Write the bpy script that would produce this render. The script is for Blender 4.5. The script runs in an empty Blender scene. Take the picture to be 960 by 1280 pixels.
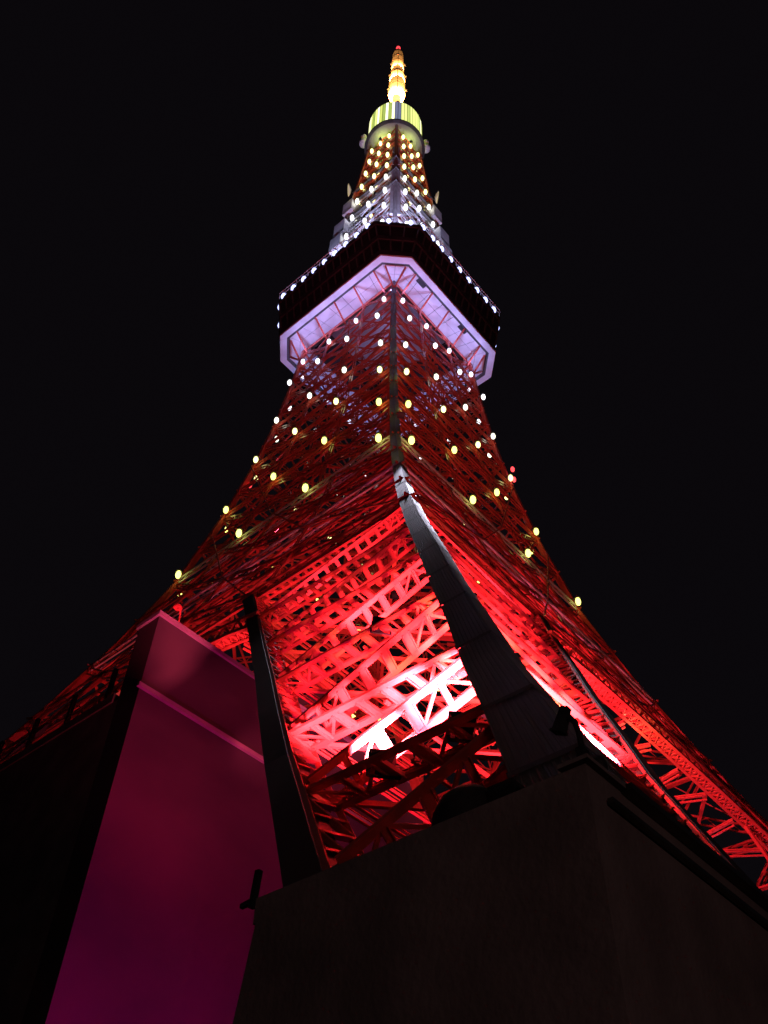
import bpy, math, random
from mathutils import Vector, Matrix
random.seed(7)
S = bpy.context.scene
COL = S.collection
V = Vector
# ------------------------------------------------------------------ camera
cd = bpy.data.cameras.new('camera'); cam = bpy.data.objects.new('camera', cd); COL.objects.link(cam)
cam.matrix_world = Matrix((( 0.652492, -0.577232, -0.490975, -60.3270),
                           (-0.757484, -0.478242, -0.444413, -55.0304),
                           ( 0.021725,  0.661882, -0.749293,   1.6),
                           (0, 0, 0, 1)))
cd.sensor_fit = 'VERTICAL'; cd.sensor_height = 36.0; cd.lens = 36.0*1115.54/1280.0
cd.clip_start = 0.1; cd.clip_end = 5000
S.camera = cam
# ------------------------------------------------------------------ night sky
w = bpy.data.worlds.new('World'); S.world = w; w.use_nodes = True
bg = w.node_tree.nodes['Background']
bg.inputs['Color'].default_value = (0.92, 0.72, 1.0, 1); bg.inputs['Strength'].default_value = 0.0032
S.view_settings.view_transform = 'Standard'; S.view_settings.look = 'None'
S.view_settings.exposure = 0.0; S.view_settings.gamma = 1.0
S.view_settings.use_curve_mapping = False
S.render.engine = 'CYCLES'
S.cycles.max_bounces = 5; S.cycles.diffuse_bounces = 3; S.cycles.glossy_bounces = 3
S.cycles.sample_clamp_indirect = 6.0
S.cycles.use_light_tree = True
S.cycles.use_denoising = True

# ------------------------------------------------------------------ materials
def nt(name):
    m = bpy.data.materials.new(name); m.use_nodes = True
    return m, m.node_tree.nodes, m.node_tree.links, m.node_tree.nodes['Principled BSDF']
def paint(name, a, b, rough=0.45, metal=0.0, scale=0.6, bump=0.0, detail=6, r2=None, stretch=None):
    m, n, l, p = nt(name)
    tc = n.new('ShaderNodeTexCoord'); mp = n.new('ShaderNodeMapping')
    if stretch: mp.inputs['Scale'].default_value = stretch
    no = n.new('ShaderNodeTexNoise'); no.inputs['Scale'].default_value = scale; no.inputs['Detail'].default_value = detail
    cr = n.new('ShaderNodeValToRGB'); cr.color_ramp.elements[0].position = .38; cr.color_ramp.elements[1].position = .66
    cr.color_ramp.elements[0].color = (*a, 1); cr.color_ramp.elements[1].color = (*b, 1)
    l.new(tc.outputs['Object'], mp.inputs[0]); l.new(mp.outputs[0], no.inputs['Vector'])
    l.new(no.outputs[0], cr.inputs[0]); l.new(cr.outputs[0], p.inputs['Base Color'])
    mr = n.new('ShaderNodeMapRange'); mr.inputs[3].default_value = rough; mr.inputs[4].default_value = r2 if r2 else min(1, rough+.25)
    l.new(no.outputs[0], mr.inputs[0]); l.new(mr.outputs[0], p.inputs['Roughness'])
    p.inputs['Metallic'].default_value = metal
    if bump:
        bp = n.new('ShaderNodeBump'); bp.inputs['Strength'].default_value = bump; bp.inputs['Distance'].default_value = .02
        n2 = n.new('ShaderNodeTexNoise'); n2.inputs['Scale'].default_value = scale*14
        l.new(tc.outputs['Object'], n2.inputs['Vector']); l.new(n2.outputs[0], bp.inputs['Height']); l.new(bp.outputs[0], p.inputs['Normal'])
    return m
def glow(name, c, s):
    m, n, l, p = nt(name)
    p.inputs['Base Color'].default_value = (.8, .8, .8, 1)
    p.inputs['Emission Color'].default_value = (*c, 1); p.inputs['Emission Strength'].default_value = s
    return m
M_OR = paint('orange_steel_paint', (.55, .085, .055), (.70, .125, .08), .38, scale=.5, bump=.2)
M_OR.node_tree.nodes['Principled BSDF'].inputs['Coat Weight'].default_value = .5
M_OR.node_tree.nodes['Principled BSDF'].inputs['Coat Roughness'].default_value = .1
M_WH = paint('white_steel_paint', (.55, .55, .56), (.78, .78, .80), .4, scale=.4)
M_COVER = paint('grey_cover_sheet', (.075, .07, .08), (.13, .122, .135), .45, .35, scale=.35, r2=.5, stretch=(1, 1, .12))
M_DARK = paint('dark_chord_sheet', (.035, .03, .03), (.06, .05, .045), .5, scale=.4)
M_DECKW = paint('deck_white_panel', (.62, .61, .64), (.80, .79, .82), .55, scale=.35)
M_DGLASS = paint('dark_window_glass', (.01, .01, .012), (.02, .02, .024), .08, scale=.3, r2=.14)
M_BAND = paint('deck_band_metal', (.012, .014, .020), (.025, .028, .038), .4)
M_MULL = paint('mullion_metal', (.04, .065, .065), (.07, .095, .095), .45)
M_FRAME = paint('dark_window_frame', (.05, .05, .05), (.09, .09, .09), .5)
M_CONC = paint('dark_concrete', (.16, .135, .13), (.25, .21, .20), .8, scale=.8, bump=.7)
M_WALL = paint('pale_render_wall', (.055, .042, .058), (.095, .078, .086), .7, scale=.10, bump=.35, detail=5, stretch=(1, 1, 1.6))  # soft mottling put into the colour to look like shadow patches
M_LEDGE = paint('pale_ledge', (.24, .22, .26), (.36, .33, .38), .6)
M_COP = paint('glossy_coping', (.09, .085, .07), (.16, .15, .12), .18, .8, scale=1.5, r2=.35)
M_BLACK = paint('black_fixture', (.012, .012, .012), (.03, .03, .03), .5, scale=3)
M_ASPH = paint('asphalt', (.03, .03, .032), (.06, .06, .06), .85, scale=3, bump=.6)
M_ANT = paint('antenna_cream', (.70, .62, .48), (.84, .78, .66), .5, scale=.5)
M_DISC = paint('olive_soffit', (.40, .44, .30), (.50, .54, .38), .6, scale=.3)
BULB = {k: glow('bulb_'+k, c, s) for k, c, s in [
    ('yellow', (1, .98, .20), 3), ('pale', (1, .98, .34), 3), ('cream', (1, .98, .75), 3),
    ('white', (.95, .95, 1), 3), ('violet', (.85, .78, 1), 3), ('blue', (.45, .50, 1), 3.2)]}
M_WIN = [glow('lit_pane_'+k, c, s) for k, c, s in [('a', (.70, .85, .20), .9), ('b', (.90, 1, .28), 1.2),
         ('c', (.55, .75, .14), .75), ('d', (1, 1, .55), 2.0), ('e', (.80, .90, .18), 1.0)]]
M_STRIP = glow('pale_blue_strip_glow', (.40, .50, .80), .38)  # strip panel on the drum, emission added to brighten it
M_REDB = glow('red_beacon', (1, .05, .06), 2.2)
M_REDW = glow('red_lit_slot', (1, .06, .05), .35)

# ------------------------------------------------------------------ mesh helpers
BOXF = [(0,1,3,2),(4,6,7,5),(0,4,5,1),(2,3,7,6),(0,2,6,4),(1,5,7,3)]
class MB:
    def __init__(s): s.v = []; s.f = []
    def hexa(s, pts):
        o = len(s.v); s.v += [tuple(p) for p in pts]; s.f += [tuple(o+i for i in f) for f in BOXF]
    def box(s, lo, hi):
        s.hexa([(x, y, z) for x in (lo[0], hi[0]) for y in (lo[1], hi[1]) for z in (lo[2], hi[2])])
    def bar(s, p, q, a, b=None, up=(0, 0, 1)):
        """bar from p to q; a = size along side vector, b = size along the up-ish vector"""
        p, q = V(p), V(q); d = (q-p).normalized(); b = a if b is None else b
        u = V(up)
        if abs(d.dot(u)) > .95: u = V((1, 0, 0))
        sd = d.cross(u).normalized(); u = sd.cross(d).normalized()
        s.hexa([e + sd*i*a/2 + u*j*b/2 for e in (p, q) for i in (-1, 1) for j in (-1, 1)])
    def lathe(s, prof, n=24, c=(0, 0, 0)):
        o = len(s.v)
        for r, z in prof:
            for i in range(n):
                t = 2*math.pi*i/n; s.v.append((c[0]+r*math.cos(t), c[1]+r*math.sin(t), c[2]+z))
        for k in range(len(prof)-1):
            for i in range(n):
                j = (i+1) % n
                s.f.append((o+k*n+i, o+k*n+j, o+(k+1)*n+j, o+(k+1)*n+i))
    def tube(s, pts, r, n=8):
        for a, b in zip(pts[:-1], pts[1:]):
            a, b = V(a), V(b); d = (b-a).normalized(); u = V((0, 0, 1)) if abs(d.z) < .9 else V((1, 0, 0))
            e = d.cross(u).normalized(); g = d.cross(e)
            o = len(s.v)
            for c in (a, b):
                for i in range(n):
                    t = 2*math.pi*i/n; s.v.append(tuple(c+e*r*math.cos(t)+g*r*math.sin(t)))
            for i in range(n): s.f.append((o+i, o+(i+1) % n, o+n+(i+1) % n, o+n+i))
            s.f.append(tuple(o+i for i in range(n))); s.f.append(tuple(o+n+i for i in range(n)))
    def mesh(s, name, mat, smooth=False):
        me = bpy.data.meshes.new(name); me.from_pydata(s.v, [], s.f); me.materials.append(mat)
        if smooth: me.polygons.foreach_set('use_smooth', [True]*len(me.polygons))
        me.update(); return me
def link(name, me, parent=None, mw=None, label=None, kind=None):
    o = bpy.data.objects.new(name, me); COL.objects.link(o)
    if parent: o.parent = parent
    if mw is not None: o.matrix_local = mw
    if label: o['label'] = label
    if kind: o['kind'] = kind
    return o
def part(name, mb, mat, parent, smooth=False, label=None, kind=None):
    return link(name, mb.mesh(name, mat, smooth), parent, None, label, kind)
def thing(name, label, cat, loc=(0, 0, 0), group=None):
    o = bpy.data.objects.new(name, None); COL.objects.link(o); o.location = loc
    o['label'] = label; o['category'] = cat
    if group: o['group'] = group
    return o
def ell(r, h, n=10):
    mb = MB(); mb.lathe([(r*math.sin(math.pi*k/8)+.0005, -h*math.cos(math.pi*k/8)) for k in range(9)], n); return mb

def pt(pos, color, power, rad=.3):
    l = bpy.data.lights.new('dish_fill_light', 'POINT'); l.energy = power; l.color = color; l.shadow_soft_size = rad
    o = bpy.data.objects.new('dish_fill_light', l); COL.objects.link(o); o.location = pos

# ------------------------------------------------------------------ tower outline
PZ = [0, 5, 9.1, 12.4, 15.7, 20, 25, 31.7, 40, 50, 57, 62, 67.4, 75, 77.8, 90.2, 101.3, 111.1, 120.5, 128.4, 134, 145, 175.7, 185.3, 194.4, 203, 211.2, 219.2, 226.7, 236, 250]
PW = [55.5, 52.5, 49.8, 47.9, 46, 43.8, 41.2, 37.9, 33.7, 28.9, 25.8, 23.75, 21.6, 19, 18.1, 15.4, 13.5, 12.2, 11.3, 10.7, 10.4, 9.8, 7.7, 7.2, 6.7, 6.2, 5.7, 5.3, 4.9, 4.5, 4.0]
def interp(z, X, Y):
    if z <= X[0]: return Y[0]
    for i in range(len(X)-1):
        if z <= X[i+1]:
            t = (z-X[i])/(X[i+1]-X[i]); return Y[i]*(1-t)+Y[i+1]*t
    return Y[-1]
W = lambda z: interp(z, PZ, PW)
DZ = [0, 9.1, 13.6, 18, 24.5, 31.7, 40.8, 48.4, 54.8, 65, 87]
DD = [4.2, 5.5, 6.7, 7.9, 9.5, 11.4, 13.7, 15.7, 18.8, 23.3, 31]
D = lambda z: interp(z, DZ, DD)            # width of a leg at height z
CW = lambda z: interp(z, [0, 9, 13, 20, 50, 80, 125, 250], [1.9, 1.4, 1.2, 1.05, 1.0, .8, .6, .45])
# face frames: f(t, z, inset) -> point; t runs along the face, face k = 0 is x=-W, 1 is y=-W, 2 is x=+W, 3 is y=+W
def FP(k, t, z, ins=0.0):
    ww = W(z)-ins
    return V([(-ww, t, z), (t, -ww, z), (ww, t, z), (t, ww, z)][k])
FN = [V((-1, 0, 0)), V((0, -1, 0)), V((1, 0, 0)), V((0, 1, 0))]

tower = thing('lattice_tower', 'tall floodlit red and white steel lattice tower seen from below one leg', 'tower')

def girder_mb(p, q, h, dep, n, nrm, full=True, skip_bottom=False, ang=.16, pitch=None):
    """box girder: four longerons with zigzag and batten webs; nrm = outward normal, box lies inward of the p-q line"""
    mb = MB(); p, q = V(p), V(q); d = (q-p).normalized(); L = (q-p).length
    inn = -(nrm - d*nrm.dot(d)).normalized(); v = d.cross(inn).normalized()
    if v.z < 0: v = -v
    c = [[p+inn*i*dep+v*(j-.5)*h for j in (0, 1)] for i in (0, 1)]
    e = q-p
    for i in (0, 1):
        for j in (0, 1):
            if (i, j) == (0, 1) and full: continue
            mb.bar(c[i][j], c[i][j]+e, ang*(1.4 if j == 0 else .5), ang*(.5 if j == 0 else .3), up=v)
    if full:
        pitch = pitch or h*1.0
        m = max(3, int(L/pitch))
        for i in (0, 1):                      # web faces (outer, inner)
            for k in range(m):
                a = p+inn*i*dep+d*L*k/m; b = p+inn*i*dep+d*L*(k+1)/m
                s = -1 if k % 2 else 1
                if i and not skip_bottom: mb.bar(a-v*s*h/2, b+v*s*h/2, .06, .06, up=inn)
        for j in (() if skip_bottom else (0,)):
            for k in range(m+1):
                a = p+v*(j-.5)*h+d*L*k/m
                mb.bar(a, a+inn*dep, .05, pitch*.36, up=d)
    return mb, (d, inn, v, L)

def batten_mesh():
    mb = MB(); mb.box((-.5, -.5, -.5), (.5, .5, .5)); mb.box((-.5, -.5, -1.6), (-.34, .5, -.5)); mb.box((.34, -.5, -1.6), (.5, .5, -.5))
    return mb.mesh('batten_plate', M_OR)
BAT = batten_mesh()
ULEV = [4.5, 9.0, 13.2, 17.7, 24.2, 31.4, 40.0, 48.6]

# ------------------------------------------------------------------ chords (the heavy dark members)
def sweep_box(mb, f, zs, a, b):
    """f(z) -> corner point, section given by two vectors a(z), b(z)"""
    for z0, z1 in zip(zs[:-1], zs[1:]):
        pts = []
        for z in (z0, z1):
            c = f(z)
            for i in (0, 1):
                for j in (0, 1): pts.append(c + a(z)*i + b(z)*j)
        mb.hexa(pts)
ZB = [0, 3, 6, 9.1, 12.4, 15.7, 20, 25, 31.7, 36, 40, 45, 50]
ZN = [6.9, 9.1, 12.4, 15.7, 20, 25, 31.7, 36, 40, 45, 50]
ZT = [50, 57, 62, 67.4, 72, 77.8, 84, 90.2, 95, 101.3, 111.1, 120.5, 128.4, 134]
for sx, sy in ((1, -1), (-1, 1), (1, 1)):
    mb = MB()
    sweep_box(mb, lambda z: V((sx*W(z), sy*W(z), z)), ZB+ZT[1:], lambda z: V((-sx*CW(z), 0, 0)), lambda z: V((0, -sy*CW(z), 0)))
    part('corner_chord', mb, M_OR, tower)
# near corner: sheet metal covers with ribs, in separate segments
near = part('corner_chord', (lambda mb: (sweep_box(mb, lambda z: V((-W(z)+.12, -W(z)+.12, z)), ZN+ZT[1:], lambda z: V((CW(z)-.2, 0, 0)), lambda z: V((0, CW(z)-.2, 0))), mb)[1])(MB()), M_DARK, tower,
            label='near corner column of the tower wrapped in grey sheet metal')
segs = [7.1, 9.6, 12.6, 17, 21.5, 26, 30.6, 35.3, 40, 44.6, 49.2, 55.5, 62.2, 70, 77.6, 84, 90.2, 96, 101.3, 106, 111.1, 116, 120.5, 124.6, 128.4, 133.4]
def colsec(z, rib):
    """ribbed angle section running round the outer corner; returns the outline in plan"""
    w0, c = W(z), CW(z); P = []
    n = 9 if rib else 1
    def face(t0, t1, fn):
        for i in range(n):
            a = t0+(t1-t0)*i/n; b = t0+(t1-t0)*(i+1)/n; m = (b-a)
            if n == 1: P.append(fn(a, 0)); P.append(fn(b, 0))
            else: P.extend([fn(a, 0), fn(a+m*.3, 0), fn(a+m*.38, .045), fn(b-m*.08, .045)])
        if n > 1: P.append(fn(t1, 0))
    face(c, 0, lambda t, d: V((-w0+d*interp(z, [12, 32], [.35, 1]), -w0+t, z)))
    face(0, c, lambda t, d: V((-w0+t, -w0+d, z)))
    return P
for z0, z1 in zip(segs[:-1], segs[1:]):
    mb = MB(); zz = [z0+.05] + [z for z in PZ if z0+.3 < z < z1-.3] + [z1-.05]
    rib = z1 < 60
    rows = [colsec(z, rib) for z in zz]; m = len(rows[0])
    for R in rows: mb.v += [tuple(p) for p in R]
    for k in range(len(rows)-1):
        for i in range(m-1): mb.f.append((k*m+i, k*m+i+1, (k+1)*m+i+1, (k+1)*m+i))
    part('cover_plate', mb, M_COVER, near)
    mb = MB(); zc = (z1-.09, z1+.09)                    # joint collar, 2 cm proud of the sheets
    rows = []
    for z in zc:
        w0, c = W(z)+.02, CW(z)+.05
        rows.append([V((-w0, -w0+c, z)), V((-w0, -w0, z)), V((-w0+c, -w0, z))])
    mb.v = [tuple(p) for r in rows for p in r]; mb.f = [(0, 1, 4, 3), (1, 2, 5, 4)]
    part('joint_collar', mb, M_DARK, near)
# inner chords of every leg (two per leg on the faces, one inside)
def inner(k, sgn):
    """chord on face k, at the end sgn of that face"""
    mb = MB(); n = FN[k]; cw = lambda z: interp(z, [8, 30, 50], [.95, .85, 1.1])
    T = V((0, 1, 0)) if k in (0, 2) else V((1, 0, 0))
    zs = (ZN if (k < 2 and sgn < 0) else ZB)[:-1]+[48.6]
    sweep_box(mb, lambda z: FP(k, sgn*(W(z)-D(z)), z), zs, lambda z: -T*sgn*cw(z), lambda z: -n*cw(z)*.9)
    o = part('inner_chord', mb, M_DARK, tower)
    mb = MB()                                            # laced red plate on the leg side of the chord
    for z0, z1 in zip(zs[:-1], zs[1:]):
        p = FP(k, sgn*(W(z0)-D(z0)), z0, .1)+T*sgn*.05; q = FP(k, sgn*(W(z1)-D(z1)), z1, .1)+T*sgn*.05
        mb.bar(p, q, .10, .16, up=T); p2 = p-n*CW(z0)*1.1; q2 = q-n*CW(z1)*1.1; mb.bar(p2, q2, .10, .16, up=T)
        L = (q-p).length; m = max(2, int(L/1.1))
        for i in range(m):
            a, b = p.lerp(q, i/m), p2.lerp(q2, (i+1)/m); c, d = p2.lerp(q2, i/m), p.lerp(q, (i+1)/m)
            mb.bar(a, b, .05, .22, up=T)
            if i % 2: mb.bar(c, d, .05, .22, up=T)
    part('lacing', mb, M_OR, o)
for k in range(4):
    for s in (-1, 1): inner(k, s)
for sx in (-1, 1):
    for sy in (-1, 1):
        mb = MB()
        sweep_box(mb, lambda z: V((sx*(W(z)-D(z)), sy*(W(z)-D(z)), z)), (ZN if sx+sy == -2 else ZB)[:-1]+[48.6], lambda z: V((-sx*.5, 0, 0)), lambda z: V((0, -sy*.5, 0)))
        part('inside_chord', mb, M_OR, tower)

# ------------------------------------------------------------------ leg girders
def leg(sx, sy, close):
    def O(z): return V((sx*W(z), sy*W(z), z))
    def A(z): return V((sx*W(z), sy*(W(z)-D(z)), z))       # on the x face
    def B(z): return V((sx*(W(z)-D(z)), sy*W(z), z))       # on the y face
    def I(z): return V((sx*(W(z)-D(z)), sy*(W(z)-D(z)), z))
    nx, ny = V((sx, 0, 0)), V((0, sy, 0))
    faces = [(O, A, nx, .25, 1), (O, B, ny, .25, 1), (A, I, -ny, .2, 0), (B, I, -nx, .2, 0)]
    for fi, (P, Q, n, ins, outer) in enumerate(faces):
        for li in range((1 if outer else 2) if close else 0, len(ULEV)):
            z = ULEV[li]; sz = interp(z, [5, 50], [1.0, .80])
            p, q = P(z)-n*ins, Q(z)-n*ins
            d = (q-p).normalized(); p += d*CW(z)*.9; q -= d*.1
            jobs = [(p, q, sz, 'girder')]
            if li > ((1 if outer else 2) if close else 0):
                z0 = ULEV[li-1]; p2 = P(z-.35)-n*(ins+.05); q2 = Q(z0+.5)-n*(ins+.05)
                d2 = (q2-p2).normalized(); p2 += d2*CW(z)*.9; q2 -= d2*.15
                if outer: jobs.append((p2, q2, sz*1.05, 'diagonal_girder'))
                else:
                    if not close: jobs.append((P(z)-n*.5, Q(z0)-n*.5, sz*.55, 'diagonal_girder'))
            for a, b, s, nm in jobs:
                fine = close and outer
                mb, (d, inn, v, L) = girder_mb(a, b, s*.16, (s*1.02 if outer else s*.4), 0, n, full=outer and not (close and fi == 1 and nm == 'diagonal_girder'), skip_bottom=(fine and fi == 0), ang=(.17 if fi == 0 else .12 if fi == 1 else .07) if close else .2,
                                               pitch=s*1.0 if close else s*1.6)
                o = part(nm, mb, M_OR, tower)
                if fine and fi == 0:
                    m = max(3, int(L/(s*1.0)))
                    R = Matrix((d, inn, v)).transposed().to_4x4()
                    for k in range(m+1):
                        wd = .34 if 1 < k < m-1 else .18
                        c = a + d*(L*k/m) + inn*s*1.02/2 - v*s*.16/2
                        mw = Matrix.Translation(c) @ R @ Matrix.Diagonal((s*wd, s*.92, .06, 1))
                        link('batten_plate', BAT, o, mw)
                    for k in (0, 1, m-2, m-1):            # X lacing of the end bays
                        mb2 = MB(); c0 = a+d*(L*k/m)-v*s*.08; c1 = a+d*(L*(k+1)/m)-v*s*.08
                        mb2.bar(c0 if k % 2 else c0+inn*s*1.02, c1+inn*s*1.02 if k % 2 else c1, .10, .05, up=v)
                        part('lacing_bar', mb2, M_OR, o)
    # floors of cross bracing inside the leg
    for li, z in enumerate(ULEV[2:]):
        mb = MB(); o, a, b, i = O(z)-nx*.9-ny*.9, A(z)-nx*.9, B(z)-ny*.9, I(z)
        mb.bar(a, b, .14); mb.bar((o+a)/2, (b+i)/2, .1)
        part('floor_bracing', mb, M_OR, tower)
leg(-1, -1, True)
leg(1, -1, False); leg(-1, 1, False)

# ------------------------------------------------------------------ arches between the legs
AT = [-24, -20.5, -16.5, -12.5, -8.5, -4.3, 0, 4.3, 8.5, 12.5, 16.5, 20.5, 24, 27.5, 31, 34.2, 37, 39.4]
def az(t):
    return interp(abs(t), [0, 4.3, 8.5, 12.5, 16.5, 20.5, 24, 27.5, 31, 34.2, 37, 39.4, 42], [43.6, 43.4, 43.0, 42.3, 41.0, 39, 35.4, 31.0, 26, 21, 16, 11, 5])
for k in range(4):
    n = FN[k]; mb = MB(); rib = MB()
    ts = sorted(set([-t for t in AT if t > 0]+AT)); ts = [t for t in ts if abs(t) < 21]
    outer_ = lambda t, i=0: FP(k, t, az(t), .4+i)
    for t0, t1 in zip(ts[:-1], ts[1:]):
        a0, a1 = outer_(t0), outer_(t1)
        for off in (V((0, 0, 0)), -n*.95):
            for h in (0, .95):
                mb.bar(a0+off+V((0, 0, h)), a1+off+V((0, 0, h)), .26, .22)
        m = 4
        for i in range(m):
            p, q = a0.lerp(a1, i/m), a0.lerp(a1, (i+1)/m); s = i % 2
            mb.bar(p-n*.95*s, q-n*.95*(1-s), .07, .20, up=(0, 0, 1))
            mb.bar(p-n*.95*(1-s), q-n*.95*s, .07, .20, up=(0, 0, 1))
            mb.bar(p+V((0, 0, .95*s)), q+V((0, 0, .95*(1-s))), .20, .07, up=n)
            mb.bar(p, p-n*.95, .2, .08)
    part('arch', mb, M_OR, tower)
    if k < 2:
        for t0, t1 in zip(ts[:-1], ts[1:]):
            z0, z1 = az(t0)-1.0, az(t1)-1.0
            rib.bar(FP(k, t0, z0, 8.5), FP(k, t1, z1, 8.5), .4, .5)
        part('arch_rib', rib, M_DARK, tower)
        for i, (t0, t1) in enumerate(zip(ts[:-1], ts[1:])):
            st = MB(); p0, p1 = FP(k, t0, az(t0), 1.7), FP(k, t1, az(t1), 1.7); q0, q1 = FP(k, t0, az(t0)-1, 8.4), FP(k, t1, az(t1)-1, 8.4)
            if i % 2: continue
            for a, b, wd in ((p0, q0, .6), (p1, q0, .5)):
                st.bar(a+V((0, 0, .2)), b+V((0, 0, .2)), .12, .12); st.bar(a-V((0, 0, .4)), b-V((0, 0, .4)), .14, .12)
                st.bar(a, b, wd*.5, .1)
            part('arch_strut', st, M_OR, tower)
# hanging tie seen through the right-hand arch
mb = MB(); mb.bar(FP(1, 12.6, 41.6, 1.2), FP(1, 21.0, 27.0, 5.0), .28, .2); part('hanging_tie', mb, M_OR, tower)

# ------------------------------------------------------------------ body: faces from the arches to the observation deck
BLEV = [48.6, 56.5, 64.0, 71, 77.8, 84, 90.2, 95.7, 101.3, 106.2, 111.1, 115.8, 120.5, 124.5, 128.4, 133.6]
LIT = {77.8, 90.2, 101.3, 111.1, 120.5, 128.4}
def laced(mb, p, q, s, n, ang=.12, k=1.6):
    p, q = V(p), V(q); d = (q-p); L = d.length; d = d/L
    v = d.cross(n)
    if v.length < .01: v = V((0, 0, 1))
    v.normalize()
    mb.bar(p+v*s/2, q+v*s/2, ang, ang*1.2); mb.bar(p-v*s/2, q-v*s/2, ang, ang*1.2)
    m = max(2, int(L/(s*k)))
    for i in range(m):
        a = p+d*L*i/m; b = p+d*L*(i+1)/m; g = 1 if i % 2 else -1
        mb.bar(a+v*g*s/2, b-v*g*s/2, .06, .09)
for k in range(4):
    n = FN[k]; near_ = k < 2
    for li, z in enumerate(BLEV):
        w_ = W(z); s = interp(z, [50, 130], [.95, .55])
        mb = MB(); laced(mb, FP(k, -w_+.3, z, .2), FP(k, w_-.3, z, .2), s, n, interp(z, [50, 130], [.2, .12]))
        if z in (64.0, 77.8, 101.3): laced(mb, FP(k, -w_+.3, z-.5, 1.1), FP(k, w_-.3, z-.5, 1.1), s*.7, n)
        part('horizontal_girder', mb, M_WH if z in (64.0, 77.8) and near_ else M_OR, tower)  # white on the near faces puts the white light into the paint
        if li+1 < len(BLEV):
            z1 = BLEV[li+1]; w1 = W(z1)
            fr = [-1, -.36, .36, 1] if z >= 77 else [-1, -.5, 0, .5, 1]
            for a, b in zip(fr[:-1], fr[1:]):
                mb = MB(); s2 = s*.8; an = interp(z, [50, 130], [.16, .1])
                laced(mb, FP(k, a*w_, z, .35), FP(k, b*w1, z1, .35), s2, n, an); mb.bar(FP(k, b*w_, z, .6), FP(k, a*w1, z1, .6), .22)
                part('cross_brace', mb, M_OR, tower)
            for a in fr[1:-1]:
                mb = MB(); laced(mb, FP(k, a*w_, z, .2), FP(k, a*w1, z1, .2), s*.7, n, .11)
                part('upright', mb, M_OR, tower)
    # long raking chords climbing from one corner towards the opposite one
    for pts in ([(-28.0, 49.4), (-20.4, 56.6), (-11.1, 63.5), (1.2, 79.2), (13.0, 101)], [(-13.2, 48.8), (.7, 64.6), (15.2, 86.9)]):
        mb = MB()
        for (t0, z0), (t1, z1) in zip(pts[:-1], pts[1:]):
            mb.bar(FP(k, t0, z0, -.12), FP(k, t1, z1, -.12), .13, .13, up=n)
        part('raking_chord', mb, M_OR, tower)
# floors of bracing across the body
for z in BLEV[1:]:
    mb = MB(); w_ = W(z)-.7; s = interp(z, [50, 130], [.34, .2])
    c = [V((-w_, -w_, z)), V((w_, -w_, z)), V((w_, w_, z)), V((-w_, w_, z))]
    mid = [(c[i]+c[(i+1) % 4])/2 for i in range(4)]
    for i in range(4):
        mb.bar(mid[i], mid[(i+1) % 4], s)
        mb.bar(c[i], c[i]*.3+V((0, 0, z*.7)), s)
    part('floor_bracing', mb, M_OR, tower)
# lift shaft through the middle
mb = MB()
for sx in (-1, 1):
    for sy in (-1, 1): mb.bar((sx*3.4, sy*3.4, 26), (sx*3.0, sy*3.0, 134), .24)
z = 26
while z < 132:
    r0, r1 = 3.4-.4*(z-26)/108, 3.4-.4*(z-22)/108
    q = [(-1, -1), (1, -1), (1, 1), (-1, 1)]
    for i in range(4):
        a, b = q[i], q[(i+1) % 4]
        mb.bar((a[0]*r0, a[1]*r0, z), (b[0]*r0, b[1]*r0, z), .14)
        mb.bar((a[0]*r0, a[1]*r0, z), (b[0]*r1, b[1]*r1, z+4), .1)
    z += 4
part('lift_shaft', mb, M_OR, tower)
# ------------------------------------------------------------------ lamps of the illumination
bulb_me = {k: ell(.34, .62).mesh('bulb', m, True) for k, m in BULB.items()}
hm = MB(); hm.lathe([(.02, .95), (.16, .93), (.2, .62), (.30, .55), (.34, .50)], 10); hm.bar((0, 0, .8), (-.9, 0, .8), .09); hm.bar((-.9, 0, .8), (-.9, 0, .1), .09)
hood_me = hm.mesh('lamp', M_FRAME)
def lamp(pos, out, kind, scale=1.0):
    ang = math.atan2(out[1], out[0])
    o = link('lamp', hood_me, tower, Matrix.Translation(pos) @ Matrix.Rotation(ang, 4, 'Z') @ Matrix.Diagonal((scale, scale, scale*(1.0 if pos[2] < 140 else 1.25 if pos[2] < 147 else 1.75), 1)))
    link('bulb', bulb_me[kind], o)
def row(w_, e, z, n, kind, faces=(0, 1), ts=None):
    sc = 1.0 if z < 140 else 1.2
    for k in faces:
        for i in range(n):
            t = ts[i] if ts else -w_+e+(2*w_-2*e)*i/(n-1)
            p = [(-w_, t, z), (t, -w_, z), (w_, t, z), (t, w_, z)][k]
            lamp(V(p), FN[k], kind, sc)
ALL = (0, 1, 2, 3)
row(18.72, 2.5, 77.8, 4, 'yellow', ALL); row(15.96, 2.5, 90.2, 4, 'yellow', ALL); row(14.17, 2.5, 101.3, 4, 'pale', ALL)
row(12.87, 2.5, 111.1, 4, 'cream', ALL); row(12.62, 3.44, 120.5, 4, 'white', ALL); row(10.95, 2.1, 128.4, 4, 'violet', ALL)
for w_, e, z, kd in ((8.20, 3.12, 175.7, 'white'), (7.64, 3.02, 185.3, 'white'), (7.09, 2.91, 194.4, 'cream'), (6.56, 2.78, 203.0, 'pale'),
                     (6.10, 2.72, 211.2, 'pale'), (5.63, 2.62, 219.2, 'pale'), (5.28, 2.45, 226.7, 'pale'), (8.9, 3.3, 165.5, 'white'), (9.7, 3.5, 154.5, 'blue')):
    row(w_, e, z, 3, kd, ALL)

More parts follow.
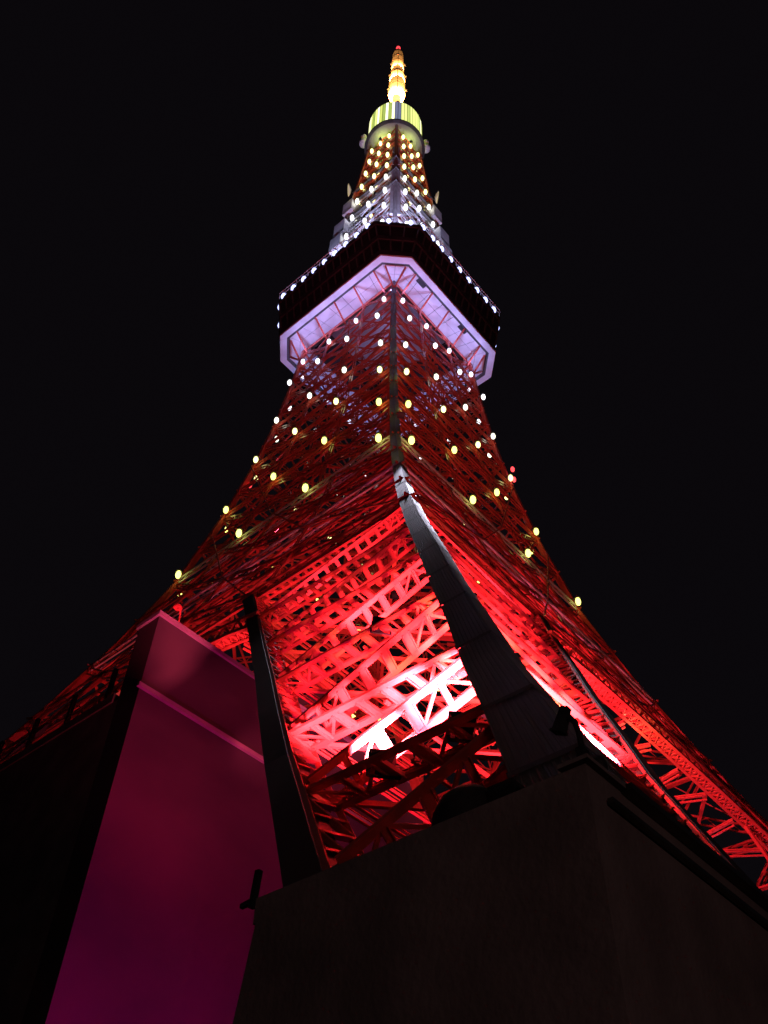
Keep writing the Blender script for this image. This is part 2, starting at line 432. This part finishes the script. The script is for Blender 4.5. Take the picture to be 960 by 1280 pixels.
# ------------------------------------------------------------------ main observation deck
def octo(w_, a, z): return [V((-w_, -a, z)), V((-a, -w_, z)), V((a, -w_, z)), V((w_, -a, z)), V((w_, a, z)), V((a, w_, z)), V((-a, w_, z)), V((-w_, a, z))]
def ring(mb, outs):
    """closed band through a list of octagons (first == last closes the section)"""
    o = len(mb.v)
    for R in outs: mb.v += [tuple(p) for p in R]
    m = len(outs)
    for k in range(m-1):
        for i in range(8): mb.f.append((o+k*8+i, o+k*8+(i+1) % 8, o+(k+1)*8+(i+1) % 8, o+(k+1)*8+i))
deck = part('observation_deck', (lambda mb: (ring(mb, [octo(14.3, 11.0, 135.0), octo(16.0, 10.9, 144.0), octo(16.0, 10.9, 144.4), octo(9.2, 7, 144.4), octo(9.2, 7, 135.6), octo(14.3, 11.0, 135.0)]), mb)[1])(MB()), M_DGLASS, tower,
            label='two storey dark windowed observation deck with a lavender lit underside')
mb = MB(); ring(mb, [octo(14.75, 11.25, 134.3), octo(14.82, 11.25, 134.72), octo(14.35, 11.0, 134.72), octo(13.75, 10.65, 134.35), octo(14.75, 11.25, 134.3)]); part('rim', mb, M_DECKW, deck)
mb = MB(); ring(mb, [octo(13.78, 10.66, 134.45), octo(13.5, 10.5, 135.0), octo(13.3, 10.4, 135.0), octo(13.3, 10.4, 134.6), octo(13.78, 10.66, 134.45)]); part('rim_trim', mb, M_FRAME, deck)
Q0, Q1 = octo(13.5, 10.5, 134.75), octo(9.6, 9.0, 135.1)
for i in range(8):
    a, b, c, d = Q0[i], Q0[(i+1) % 8], Q1[(i+1) % 8], Q1[i]
    n = 7 if i % 2 else 2
    for j in range(n):
        for g in range(2):
            p = []
            for jj in (j+.015, j+.985):
                for gg in (g*.5+.008, g*.5+.492):
                    p.append(a.lerp(b, jj/n).lerp(d.lerp(c, jj/n), gg))
            dz = V((0, 0, .08+.03*random.random())); mb = MB()
            mb.hexa([p[0], p[0]+dz, p[1], p[1]+dz, p[2], p[2]+dz, p[3], p[3]+dz]); part('underside_panel', mb, M_DECKW, deck)
mb = MB(); ring(mb, [octo(13.6, 10.6, 134.98), octo(13.6, 10.6, 135.3), octo(9.0, 9.0, 135.5), octo(9.0, 9.0, 135.25), octo(13.6, 10.6, 134.98)]); part('underside_backing', mb, M_FRAME, deck)
for k in range(4):
    for t in (-8.6, -4.3, 0, 4.3, 8.6):
        mb = MB(); a = [V((-13.4, t, 134.5)), V((t, -13.4, 134.5)), V((13.4, t, 134.5)), V((t, 13.4, 134.5))][k]
        b = FP(k, t, 131.4, .1); mb.bar(a, b, .2, .3); part('bracket', mb, M_OR, deck)
for sx in (-1, 1):
    for sy in (-1, 1):
        for e in (0, 1):
            mb = MB(); a = V((sx*(12.9 if e else 10.6), sy*(10.6 if e else 12.9), 134.5)); mb.bar(a, V((sx*10.4, sy*10.4, 131.0)), .22, .3); part('bracket', mb, M_OR, deck)
# vents in the underside on the right-hand side
for t in (-6.8, 4.2):
    mb = MB(); mb.box((t-.9, -13.4, 134.5), (t+.9, -12.7, 134.72)); part('vent', mb, M_BLACK, deck)
def dw(z): return interp(z, [135.4, 144], [14.75, 16.6]), interp(z, [135.4, 144], [11.2, 11.25])
for z0, z1 in ((134.76, 136.2), (139.3, 140.2), (143.3, 144.1)):
    mb = MB(); a0, b0 = dw(z0); a1, b1 = dw(z1); ring(mb, [octo(a0+.04, b0, z0), octo(a1+.04, b1, z1), octo(a1-.4, b1-.1, z1), octo(a0-.4, b0-.1, z0), octo(a0+.04, b0, z0)]); part('spandrel', mb, M_BAND, deck)
for (z0, z1) in ((136.2, 139.3), (140.2, 143.3)):
    O0, O1 = octo(*dw(z0), z0), octo(*dw(z1), z1)
    for i in range(8):
        n = 14 if i % 2 else 3
        n = 14 if (O0[i]-O0[(i+1) % 8]).length > 10 else 3
        nr = (O0[i]+O0[(i+1) % 8]); nr.z = 0; nr.normalize()
        for j in range(n):
            a, b = O0[i].lerp(O0[(i+1) % 8], j/n), O1[i].lerp(O1[(i+1) % 8], j/n)
            mul = MB(); mul.bar(a-nr*.08, b-nr*.08, .2, .22)
            part('mullion', mul, M_MULL, deck)
        for j in range(n):
            p = [O0[i].lerp(O0[(i+1) % 8], (j+.05)/n)-nr*.16, O1[i].lerp(O1[(i+1) % 8], (j+.05)/n)-nr*.16,
                 O0[i].lerp(O0[(i+1) % 8], (j+.95)/n)-nr*.16, O1[i].lerp(O1[(i+1) % 8], (j+.95)/n)-nr*.16]
            mb = MB(); mb.hexa([p[0], p[1], p[0]-nr*.05, p[1]-nr*.05, p[2], p[3], p[2]-nr*.05, p[3]-nr*.05]); part('window_pane', mb, M_DGLASS, deck)
# roof edge: railing and its row of lamps
R0, R1 = octo(16.55, 11.2, 144.2), octo(16.75, 11.3, 146.4)
mb = MB()
for i in range(8):
    a, b, c, d = R0[i], R0[(i+1) % 8], R1[i], R1[(i+1) % 8]
    mb.bar(c, d, .1); mb.bar(a.lerp(c, .5), b.lerp(d, .5), .06)
    n = 16 if (a-b).length > 10 else 4
    for j in range(n+1): mb.bar(a.lerp(b, j/n), c.lerp(d, j/n), .07)
part('railing', mb, M_WH, deck)
for i in range(8):
    a, b = octo(16.4, 11.2, 144.7)[i], octo(16.4, 11.2, 144.7)[(i+1) % 8]; n = 9 if (a-b).length > 10 else 2
    nr = (a+b); nr.z = 0; nr.normalize()
    for j in range(n):
        p = a.lerp(b, (j+.35)/n if n > 2 else (j+.6)/n)
        lamp(p, nr, 'blue', 1.19*1.15)
mb = MB(); mb.box((-9, -9, 144.4), (9, 9, 148.5)); part('roof_plant_room', mb, M_DECKW, deck)

# ------------------------------------------------------------------ upper shaft
SLEV = [148.5, 154.5, 160, 165.5, 170.6, 175.7, 180.5, 185.3, 189.9, 194.4, 198.7, 203.0, 207.1, 211.2, 215.2, 219.2, 223, 226.7, 232]
for z0, z1 in zip(SLEV[:-1], SLEV[1:]):
    mat = M_WH if z0 < 198 else M_OR
    for k in range(4):
        n = FN[k]; mb = MB(); a, b = W(z0), W(z1)
        laced(mb, FP(k, -a, z0, .1), FP(k, a, z0, .1), .5, n, .12)
        for x, y in ((-1, 0), (0, 1), (1, 0), (0, -1)): laced(mb, FP(k, x*a, z0, .2), FP(k, y*b, z1, .2), .35, n, .11)
        mb.bar(FP(k, 0, z0, .3), FP(k, 0, z1, .3), .2)
        part('shaft_bracing', mb, mat, tower)
    mb = MB(); a, b = W(z0)-.4, W(z1)-.4
    mb.bar((-a, -a, z0), (a, a, z0), .25); mb.bar((-a, a, z0), (a, -a, z0), .25); part('floor_bracing', mb, mat, tower)
for sx in (-1, 1):
    for sy in (-1, 1):
        for lo, hi, mat in ((0, 10, M_WH), (10, 18, M_OR)):
            mb = MB(); zs = SLEV[lo:hi+1]
            for z0, z1 in zip(zs[:-1], zs[1:]): mb.bar((sx*W(z0), sy*W(z0), z0), (sx*W(z1), sy*W(z1), z1), .55)
            part('shaft_corner', mb, mat, tower)
mb = MB(); mb.box((-2.0, -2.0, 148), (2.0, 2.0, 232)); part('shaft_core', mb, M_OR, tower)
# near corner closure: tall pale plates facing the viewer corner
for z0, z1, hw in ((168, 186, 2.1), (186.3, 200, 1.9), (200.3, 209.5, 1.7), (209.8, 214, 1.6)):
    for sx, sy in ((-1, -1), (1, 1)):
        mb = MB(); pts = []
        for z in (z0, z1):
            q = W(z)+.25; h = hw*.70
            pts.append([V((sx*(q+.15)-sx*h, sy*(q+.15)+sy*.0, z)), V((sx*(q+.15), sy*(q+.15)-sy*h, z)), V((sx*(q-.2)-sx*h, sy*(q-.2), z)), V((sx*(q-.2), sy*(q-.2)-sy*h, z))])
        a, b = pts; mb.hexa([a[0], b[0], a[2], b[2], a[1], b[1], a[3], b[3]])
        part('corner_plate', mb, M_WH, tower)
# square antenna housings stepping out at the corners
for z0, z1, r, s in ((172.5, 178.0, 9.0, 1.5), (179.0, 185, 8.7, 1.5), (191.0, 196.5, 7.8, 1.35)):
    for sx, sy in ((-1, 1), (1, -1)):
        mb = MB(); mb.box((min(sx*r, sx*(r-2*s)), min(sy*r, sy*(r-2*s)), z0), (max(sx*r, sx*(r-2*s)), max(sy*r, sy*(r-2*s)), z1)); part('antenna_housing', mb, M_WH, tower)
# walkway slabs round the white part of the shaft
for z in (186.4, 195.4, 204):
    mb = MB(); a = W(z); q = a+.5
    for k in range(4):
        t = q if k in (0, 2) else a-.01
        lo = [(-q, -t), (-t, -q), (a, -t), (-t, a)][k]; hi = [(-a, t), (t, -a), (q, t), (t, q)][k]
        mb.box((lo[0], lo[1], z-.12), (hi[0], hi[1], z+.12))
    part('walkway', mb, M_FRAME, tower)
# gold-lit dish aerials at the sides
for sx, sy, z in ((-1, 1, 205.5), (1, -1, 205.5)):
    c = V((sx*6.9, sy*6.9, z)); mb = MB(); mb.lathe([(.02, -.05), (.8, .15), (1.45, .6), (1.5, .62), (1.4, .66), (.75, .25), (.02, .05)], 20)
    pt(V((sx*8.3, sy*8.3, z-1.5)), (1, .9, .3), 160, .15)  # unseen point light added to turn the dish gold
    o = part('dish_aerial', mb, M_ANT, tower, True); d = V((sx, sy, -.25)).normalized(); o.matrix_local = Matrix.Translation(c) @ d.to_track_quat('Z', 'Y').to_matrix().to_4x4()

# ------------------------------------------------------------------ upper deck
top = part('upper_deck', (lambda mb: (mb.lathe([(.5, 232.6), (7.2, 232.6), (7.7, 233.0), (7.75, 233.6), (7.3, 234.0), (7.3, 234.4), (6.9, 234.4), (6.9, 249.0), (7.1, 249.0), (7.1, 249.2), (.5, 249.4)], 64), mb)[1])(MB()), M_FRAME, tower,
           label='round upper deck with green yellow lit glazing')
mb = MB(); mb.lathe([(3.2, 232.3), (7.05, 232.45), (7.05, 232.58), (3.2, 232.58), (3.2, 232.3)], 64); part('soffit', mb, M_DISC, top, True)
mb = MB(); mb.lathe([(.5, 231.4), (3.0, 231.4), (3.2, 232.0), (3.2, 232.57)], 40); part('soffit_drum', mb, M_FRAME, top, True)
NP = 54
for i in range(NP):
    t0, t1 = 2*math.pi*(i+.09)/NP, 2*math.pi*(i+.91)/NP; tm = (t0+t1)/2
    for zz, (z0, z1) in enumerate(((234.5, 249.0),)):
        mb = MB(); r0, r1 = 7.0, 7.12
        mb.hexa([(r*math.cos(t), r*math.sin(t), z) for t in (t0, t1) for r in (r0, r1) for z in (z0, z1)])
        near_strip = abs(((tm-math.radians(225)+math.pi) % (2*math.pi))-math.pi) < .10
        part('window_pane', mb, M_STRIP if near_strip else random.choice(M_WIN), top)
mb = MB()
for i in range(NP):
    t = 2*math.pi*i/NP; mb.bar((7.16*math.cos(t), 7.16*math.sin(t), 234.4), (7.16*math.cos(t), 7.16*math.sin(t), 249.0), .06)

part('window_frame', mb, M_FRAME, top)
for sx, sy in ((-1, 1), (1, -1)):
    for zc, rr in ((236.8, 1.0), (241.0, .7)):
        mb = MB(); mb.lathe([(.02, -.9), (rr, -.9), (rr, .5), (rr*.7, .95), (.02, 1.0)], 18, (sx*5.75, sy*5.75, zc)); part('aerial_drum', mb, M_WH, top, True)

# ------------------------------------------------------------------ antenna mast
mast = part('antenna_mast', (lambda mb: (mb.lathe([(1.5, 249), (1.3, 262), (1.15, 277.5), (.9, 300), (.6, 322), (.3, 329.5)], 12), mb)[1])(MB()), M_ANT, tower, label='white hot floodlit antenna mast')
for z0, z1, r in ((278.0, 283.6, 2.35), (284.0, 289.6, 2.3), (290.0, 296.0, 2.25), (296.5, 302.3, 1.9), (302.7, 309.3, 1.85), (309.8, 315, 1.75), (315.3, 320.5, 1.65)):
    for i in range(8):
        t = 2*math.pi*(i+.5)/8; c, s = math.cos(t), math.sin(t); h = r*.34
        mb = MB(); mb.hexa([(c*rr-s*e*h, s*rr+c*e*h, z) for e in (-1, 1) for rr in (r-.35, r) for z in (z0, z1)])
        part('antenna_panel', mb, M_ANT, mast)
    mb = MB(); mb.lathe([(.7, z0-.2), (r+.12, z0-.2), (r+.12, z0), (.7, z0)], 8); part('panel_ring', mb, M_OR, mast)
mb = ell(.75, 1.5); b = part('beacon', mb, M_REDB, mast, True); b.location = (0, 0, 328.6)
mb = MB()
for i in range(4):
    t = math.pi/4+math.pi/2*i; mb.bar((.8*math.cos(t), .8*math.sin(t), 321), (.5*math.cos(t), .5*math.sin(t), 327.5), .16)
for z in (323, 325.2): mb.lathe([(.5, z), (.95, z), (.95, z+.15), (.5, z+.15)], 8)
part('mast_tip_frame', mb, M_OR, mast)
for p in ((13.6, -13.6, 105.6), (13.6, -13.6, 103.2), (-13.2, 13.2, 97.7)):
    mb = ell(.3, .55); o = part('beacon', mb, M_REDB, tower, True); o.location = p

# ------------------------------------------------------------------ red floodlights (real fixtures with their lamps)
def aim(d): return V(d).to_track_quat('-Z', 'Y').to_matrix().to_4x4()
fm = MB(); fm.hexa([(x*s, y*s, z) for x in (-1, 1) for y in (-1, 1) for z, s in ((-.22, .34), (.2, .2))]); fm.bar((-.38, 0, -.05), (-.38, 0, .55), .06); fm.bar((.38, 0, -.05), (.38, 0, .55), .06); fm.bar((-.38, 0, .55), (.38, 0, .55), .06)
flood_me = fm.mesh('floodlight', M_BLACK)
def flood(pos, tgt, color, power, size=150, blend=.6, rad=.25, fixture=True, parent=None):
    pos = V(pos); d = (V(tgt)-pos).normalized()
    if fixture:
        link('floodlight', flood_me, parent or tower, Matrix.Translation(pos-d*.35) @ aim(d))
    l = bpy.data.lights.new('flood_beam', 'SPOT'); l.energy = power; l.color = color; l.spot_size = math.radians(size); l.spot_blend = blend; l.shadow_soft_size = rad
    o = bpy.data.objects.new('flood_beam', l); COL.objects.link(o); o.matrix_world = Matrix.Translation(pos) @ aim(d)
RED = (1, .075, .15); WARM = (1, .26, .16)
flood((-46.4, -45.0, 13.7), (-34.5, -31.5, 45), RED, 100000, 58, .5)
flood((-46.4, -42.6, 13.7), (-32.5, -26.5, 45), RED, 90000, 58, .5)
flood((-45.0, -46.6, 13.7), (-31.5, -34.5, 45), WARM, 50000, 58, .5)
flood((-42.6, -46.4, 13.7), (-26.5, -32.5, 45), RED, 60000, 58, .5)
flood((-43.4, -43.4, 13.5), (-38, -38, 40), RED, 9000, 130)
flood((-41.0, -37.5, 24.6), (-35, -30, 45), RED, 20000, 70)
flood((-29, -29, 36.0), (-18, -18, 90), RED, 9000, 120)
# right-hand and left-hand legs
flood((43, -42, 14), (34, -34, 40), RED, 30000, 165); flood((27, -27, 31), (14, -16, 80), RED, 7000, 130)
flood((-42, 43, 14), (-34, 34, 40), RED, 16000, 165); flood((-27, 27, 31), (-16, 14, 80), RED, 7000, 130)
# beams that wash the arches
flood((-22, -30, 33), (8, -30, 44), RED, 60000, 110); flood((-30, -22, 33), (-30, 8, 44), RED, 12000, 110)
flood((-2.5, -29.6, 41.2), (-1.5, -31.2, 43.5), (1, .5, .25), 500, 150)
flood((-37.5, -50.2, 7.8), (-27, -39.5, 30), (1, .16, .14), 26000, 62, .8)
# upward beams on the body
for p in ((-20, -20, 52), (20, -20, 52), (-20, 20, 52)):
    flood(p, (p[0]*.3, p[1]*.3, 110), (1, .09, .10), 1500, 110)
# lavender lamps under the observation deck
for k in range(4):
    for t in (-8.2, -2.8, 2.8, 8.2):
        p = [V((-12.3, t, 130.6)), V((t, -12.3, 130.6)), V((12.3, t, 130.6)), V((t, 12.3, 130.6))][k]
        flood(p, p+FN[k]*.6+V((0, 0, 3)), (.40, .42, 1), 700 if k < 2 else 300, 165, .4, .2, False)
flood((-23.3, -23.3, 70.5), (-25.9, -25.9, 57.5), (.82, .80, 1), 34000, 27, 1.0)
# upper deck: green glow on the soffit, floodlights on the antenna
for k in range(4):
    t = math.pi/2*k; flood((5.4*math.cos(t), 5.4*math.sin(t), 229.6), (4*math.cos(t), 4*math.sin(t), 232.6), (.85, 1, .25), 420, 160, .5)
for z, rr in ((275.5, 3.4), (289.6, 3.2), (302.4, 2.9)):
    for i in range(4):
        t = math.pi/2*i; p = V((rr*math.cos(t), rr*math.sin(t), z))
        mb = MB(); mb.bar((0, 0, z-.3), p-V((0, 0, .3)), .12); part('lamp_bracket', mb, M_OR, mast)
        flood(p, V((0, 0, z+11)), (1, .42, .10), 42000 if z < 300 else 16000, 150, .7, .2, parent=mast)
for sx in (-1, 1):
    for sy in (-1, 1): flood((sx*4.8, sy*4.8, 249.9), (0, 0, 306), (1, .46, .12), 600000, 22, .6)
# pale floods on the white part of the shaft
for sx, sy in ((-1, -1), (-1, 1), (1, -1)):
    flood((sx*13.2, sy*13.2, 146), (sx*6.8, sy*6.8, 188), (.60, .56, 1), 60000, 52, .8)

# ------------------------------------------------------------------ ground
mb = MB(); mb.v = [(-1500, -1500, 0), (1500, -1500, 0), (1500, 1500, 0), (-1500, 1500, 0)]; mb.f = [(0, 1, 2, 3)]
link('ground', mb.mesh('ground', M_ASPH), kind='structure')

# ------------------------------------------------------------------ magenta-lit building between the legs
bld = thing('podium_building', 'large building between the tower legs with a blank magenta lit wall', 'building', (-42.42, -23.65, 0))
def bpart(name, boxes, mat, label=None):
    mb = MB(); 
    for lo, hi in boxes: mb.box(V(lo)-bld.location, V(hi)-bld.location)
    return part(name, mb, mat, bld, label=label)
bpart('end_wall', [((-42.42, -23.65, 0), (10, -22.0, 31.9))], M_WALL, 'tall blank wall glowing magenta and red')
bpart('coping', [((-42.55, -23.8, 31.9), (10, -21.9, 32.15))], M_LEDGE)
bpart('ledge', [((-42.60, -23.85, 27.36), (10, -23.652, 27.58))], M_LEDGE, 'pale ledge across the magenta wall')
bpart('hall', [((-42.42, -21.998, 0), (-12, 26, 27.5))], M_CONC)
bpart('roof_parapet', [((-42.50, -21.6, 27.5), (-42.1, 26, 28.0))], M_CONC)
for i in range(14):
    y = -21.2+i*1.9
    if i in (4, 7, 11): continue
    bpart('roof_light_slot', [((-42.0, y, 28.15), (-41.9, y+1.2, 28.62))], M_REDW)
for i in range(9): bpart('roof_post', [((-42.3, -20.6+i*3.4, 28.0), (-42.1, -20.4+i*3.4, 30.2))], M_BLACK)
# goose-neck lamp on the roof edge
gl = thing('gooseneck_lamp', 'small curved lamp post on the top edge of the magenta wall', 'lamp', (-41.0, -23.2, 32.15))
mb = MB(); pts = [(0, 0, 0), (.03, 0, .6), (.01, 0, 1.0), (-.08, -.06, 1.25), (-.25, -.18, 1.35), (-.4, -.28, 1.25)]; mb.tube(pts, .05); part('post', mb, M_OR, gl)
mb = MB(); mb.lathe([(.04, .15), (.2, .02), (.24, -.12), (.04, -.12)], 10, (-.42, -.3, 1.2)); part('lamp_shade', mb, M_OR, gl)

# ------------------------------------------------------------------ dark block in front of the near leg
H = 7.0
pier = thing('concrete_block', 'dark concrete block with sloping left side standing before the near leg', 'building', (-52.7, -51.15, 0))
def ppart(name, pts, mat, label=None):
    mb = MB(); mb.hexa([V(p)-pier.location for p in pts]); return part(name, mb, mat, pier, label=label)
ppart('wall', [(-52.72, -51.15, 0), (-52.72, -51.15, H-.34), (-52.72, -45.1, 0), (-52.72, -46.15, H-.34), (-30, -51.15, 0), (-30, -51.15, H-.34), (-30, -45.1, 0), (-30, -46.15, H-.34)], M_CONC)
def pbox(name, lo, hi, mat):
    return ppart(name, [(x, y, z) for x in (lo[0], hi[0]) for y in (lo[1], hi[1]) for z in (lo[2], hi[2])], mat)
pbox('parapet', (-52.72, -51.15, H-.34), (-30, -50.95, H), M_CONC)
pbox('parapet', (-52.72, -50.95, H-.34), (-52.5, -46.1, H), M_CONC)
pbox('coping', (-52.0, -51.30, H-.02), (-30, -50.9, H+.06), M_COP)
pbox('edge_rail', (-52.4, -51.24, H-.34), (-30, -51.172, H-.28), M_COP)
pbox('coping', (-52.80, -51.23, H+.001), (-52.01, -50.85, H+.05), M_CONC)
# silhouettes on the block
t = thing('roof_floodlight', 'dark floodlight on a curved arm at the corner of the dark block', 'floodlight', (-52.3, -50.93, H+.05))
mb = MB(); mb.box((-.09, -.05, 0), (.05, .04, .42)); mb.tube([(0, 0, .4), (0, .01, .66), (0, .04, .82), (0, .10, .90), (0, .16, .90)], .035); part('post', mb, M_BLACK, t)
mb = MB(); mb.hexa([(x, y, z) for z, q in ((-.17, 1.0), (.13, .72)) for x in (-.06*q, .06*q) for y in (-.07*q, .07*q)])
o = part('lamp_head', mb, M_BLACK, t); o.location = (-.02, .17, .93); o.rotation_euler = (.45, 0, 0)
mb = MB(); mb.box((-.07, -.08, -.20), (.07, .09, -.17)); part('visor', mb, M_BLACK, o)
t = thing('short_post', 'short black post beside the corner floodlight on the dark block', 'post', (-52.12, -51.02, H+.06))
mb = MB(); mb.lathe([(.002, 0), (.085, 0), (.085, .30), (.06, .36), (.002, .38)], 12); part('shaft', mb, M_BLACK, t, True)
t = thing('wall_lamp', 'thin upright black lamp at the far left end of the dark block', 'lamp', (-52.7, -46.1, H-.1))
mb = MB(); mb.bar((0, .08, .0), (0, .04, .50), .08); mb.bar((0, .1, .1), (.0, .30, .08), .06); part('post', mb, M_BLACK, t)
t = thing('roof_vent_hood', 'low rounded dark hood on the roof of the dark block below the red lattice', 'vent', (-51.05, -48.45, H-.05))
mb = MB(); mb.lathe([(.55, 0), (.55, 1.1), (.46, 1.32), (.28, 1.48), (.002, 1.54)], 20); part('hood', mb, M_BLACK, t, True)
mb = MB(); mb.box((-.3, -.9, 0), (.4, -.5, 1.25)); part('housing', mb, M_BLACK, t)

# unseen beams added to wash the end wall magenta and red
flood((-41.2, -36.5, .6), (-39.5, -23.65, 18), (.74, .0, .30), 12000, 120, .8, .25, False)
flood((-41.0, -31.5, 19.5), (-38, -23.65, 28), (1, .01, .06), 1000, 140, .8, .25, False)
flood((-66, -68, 8), (-50, -48, 8), (1, .56, .52), 800, 60, .8, .3, False)  # unseen warm fill added behind the camera to lift the dark block
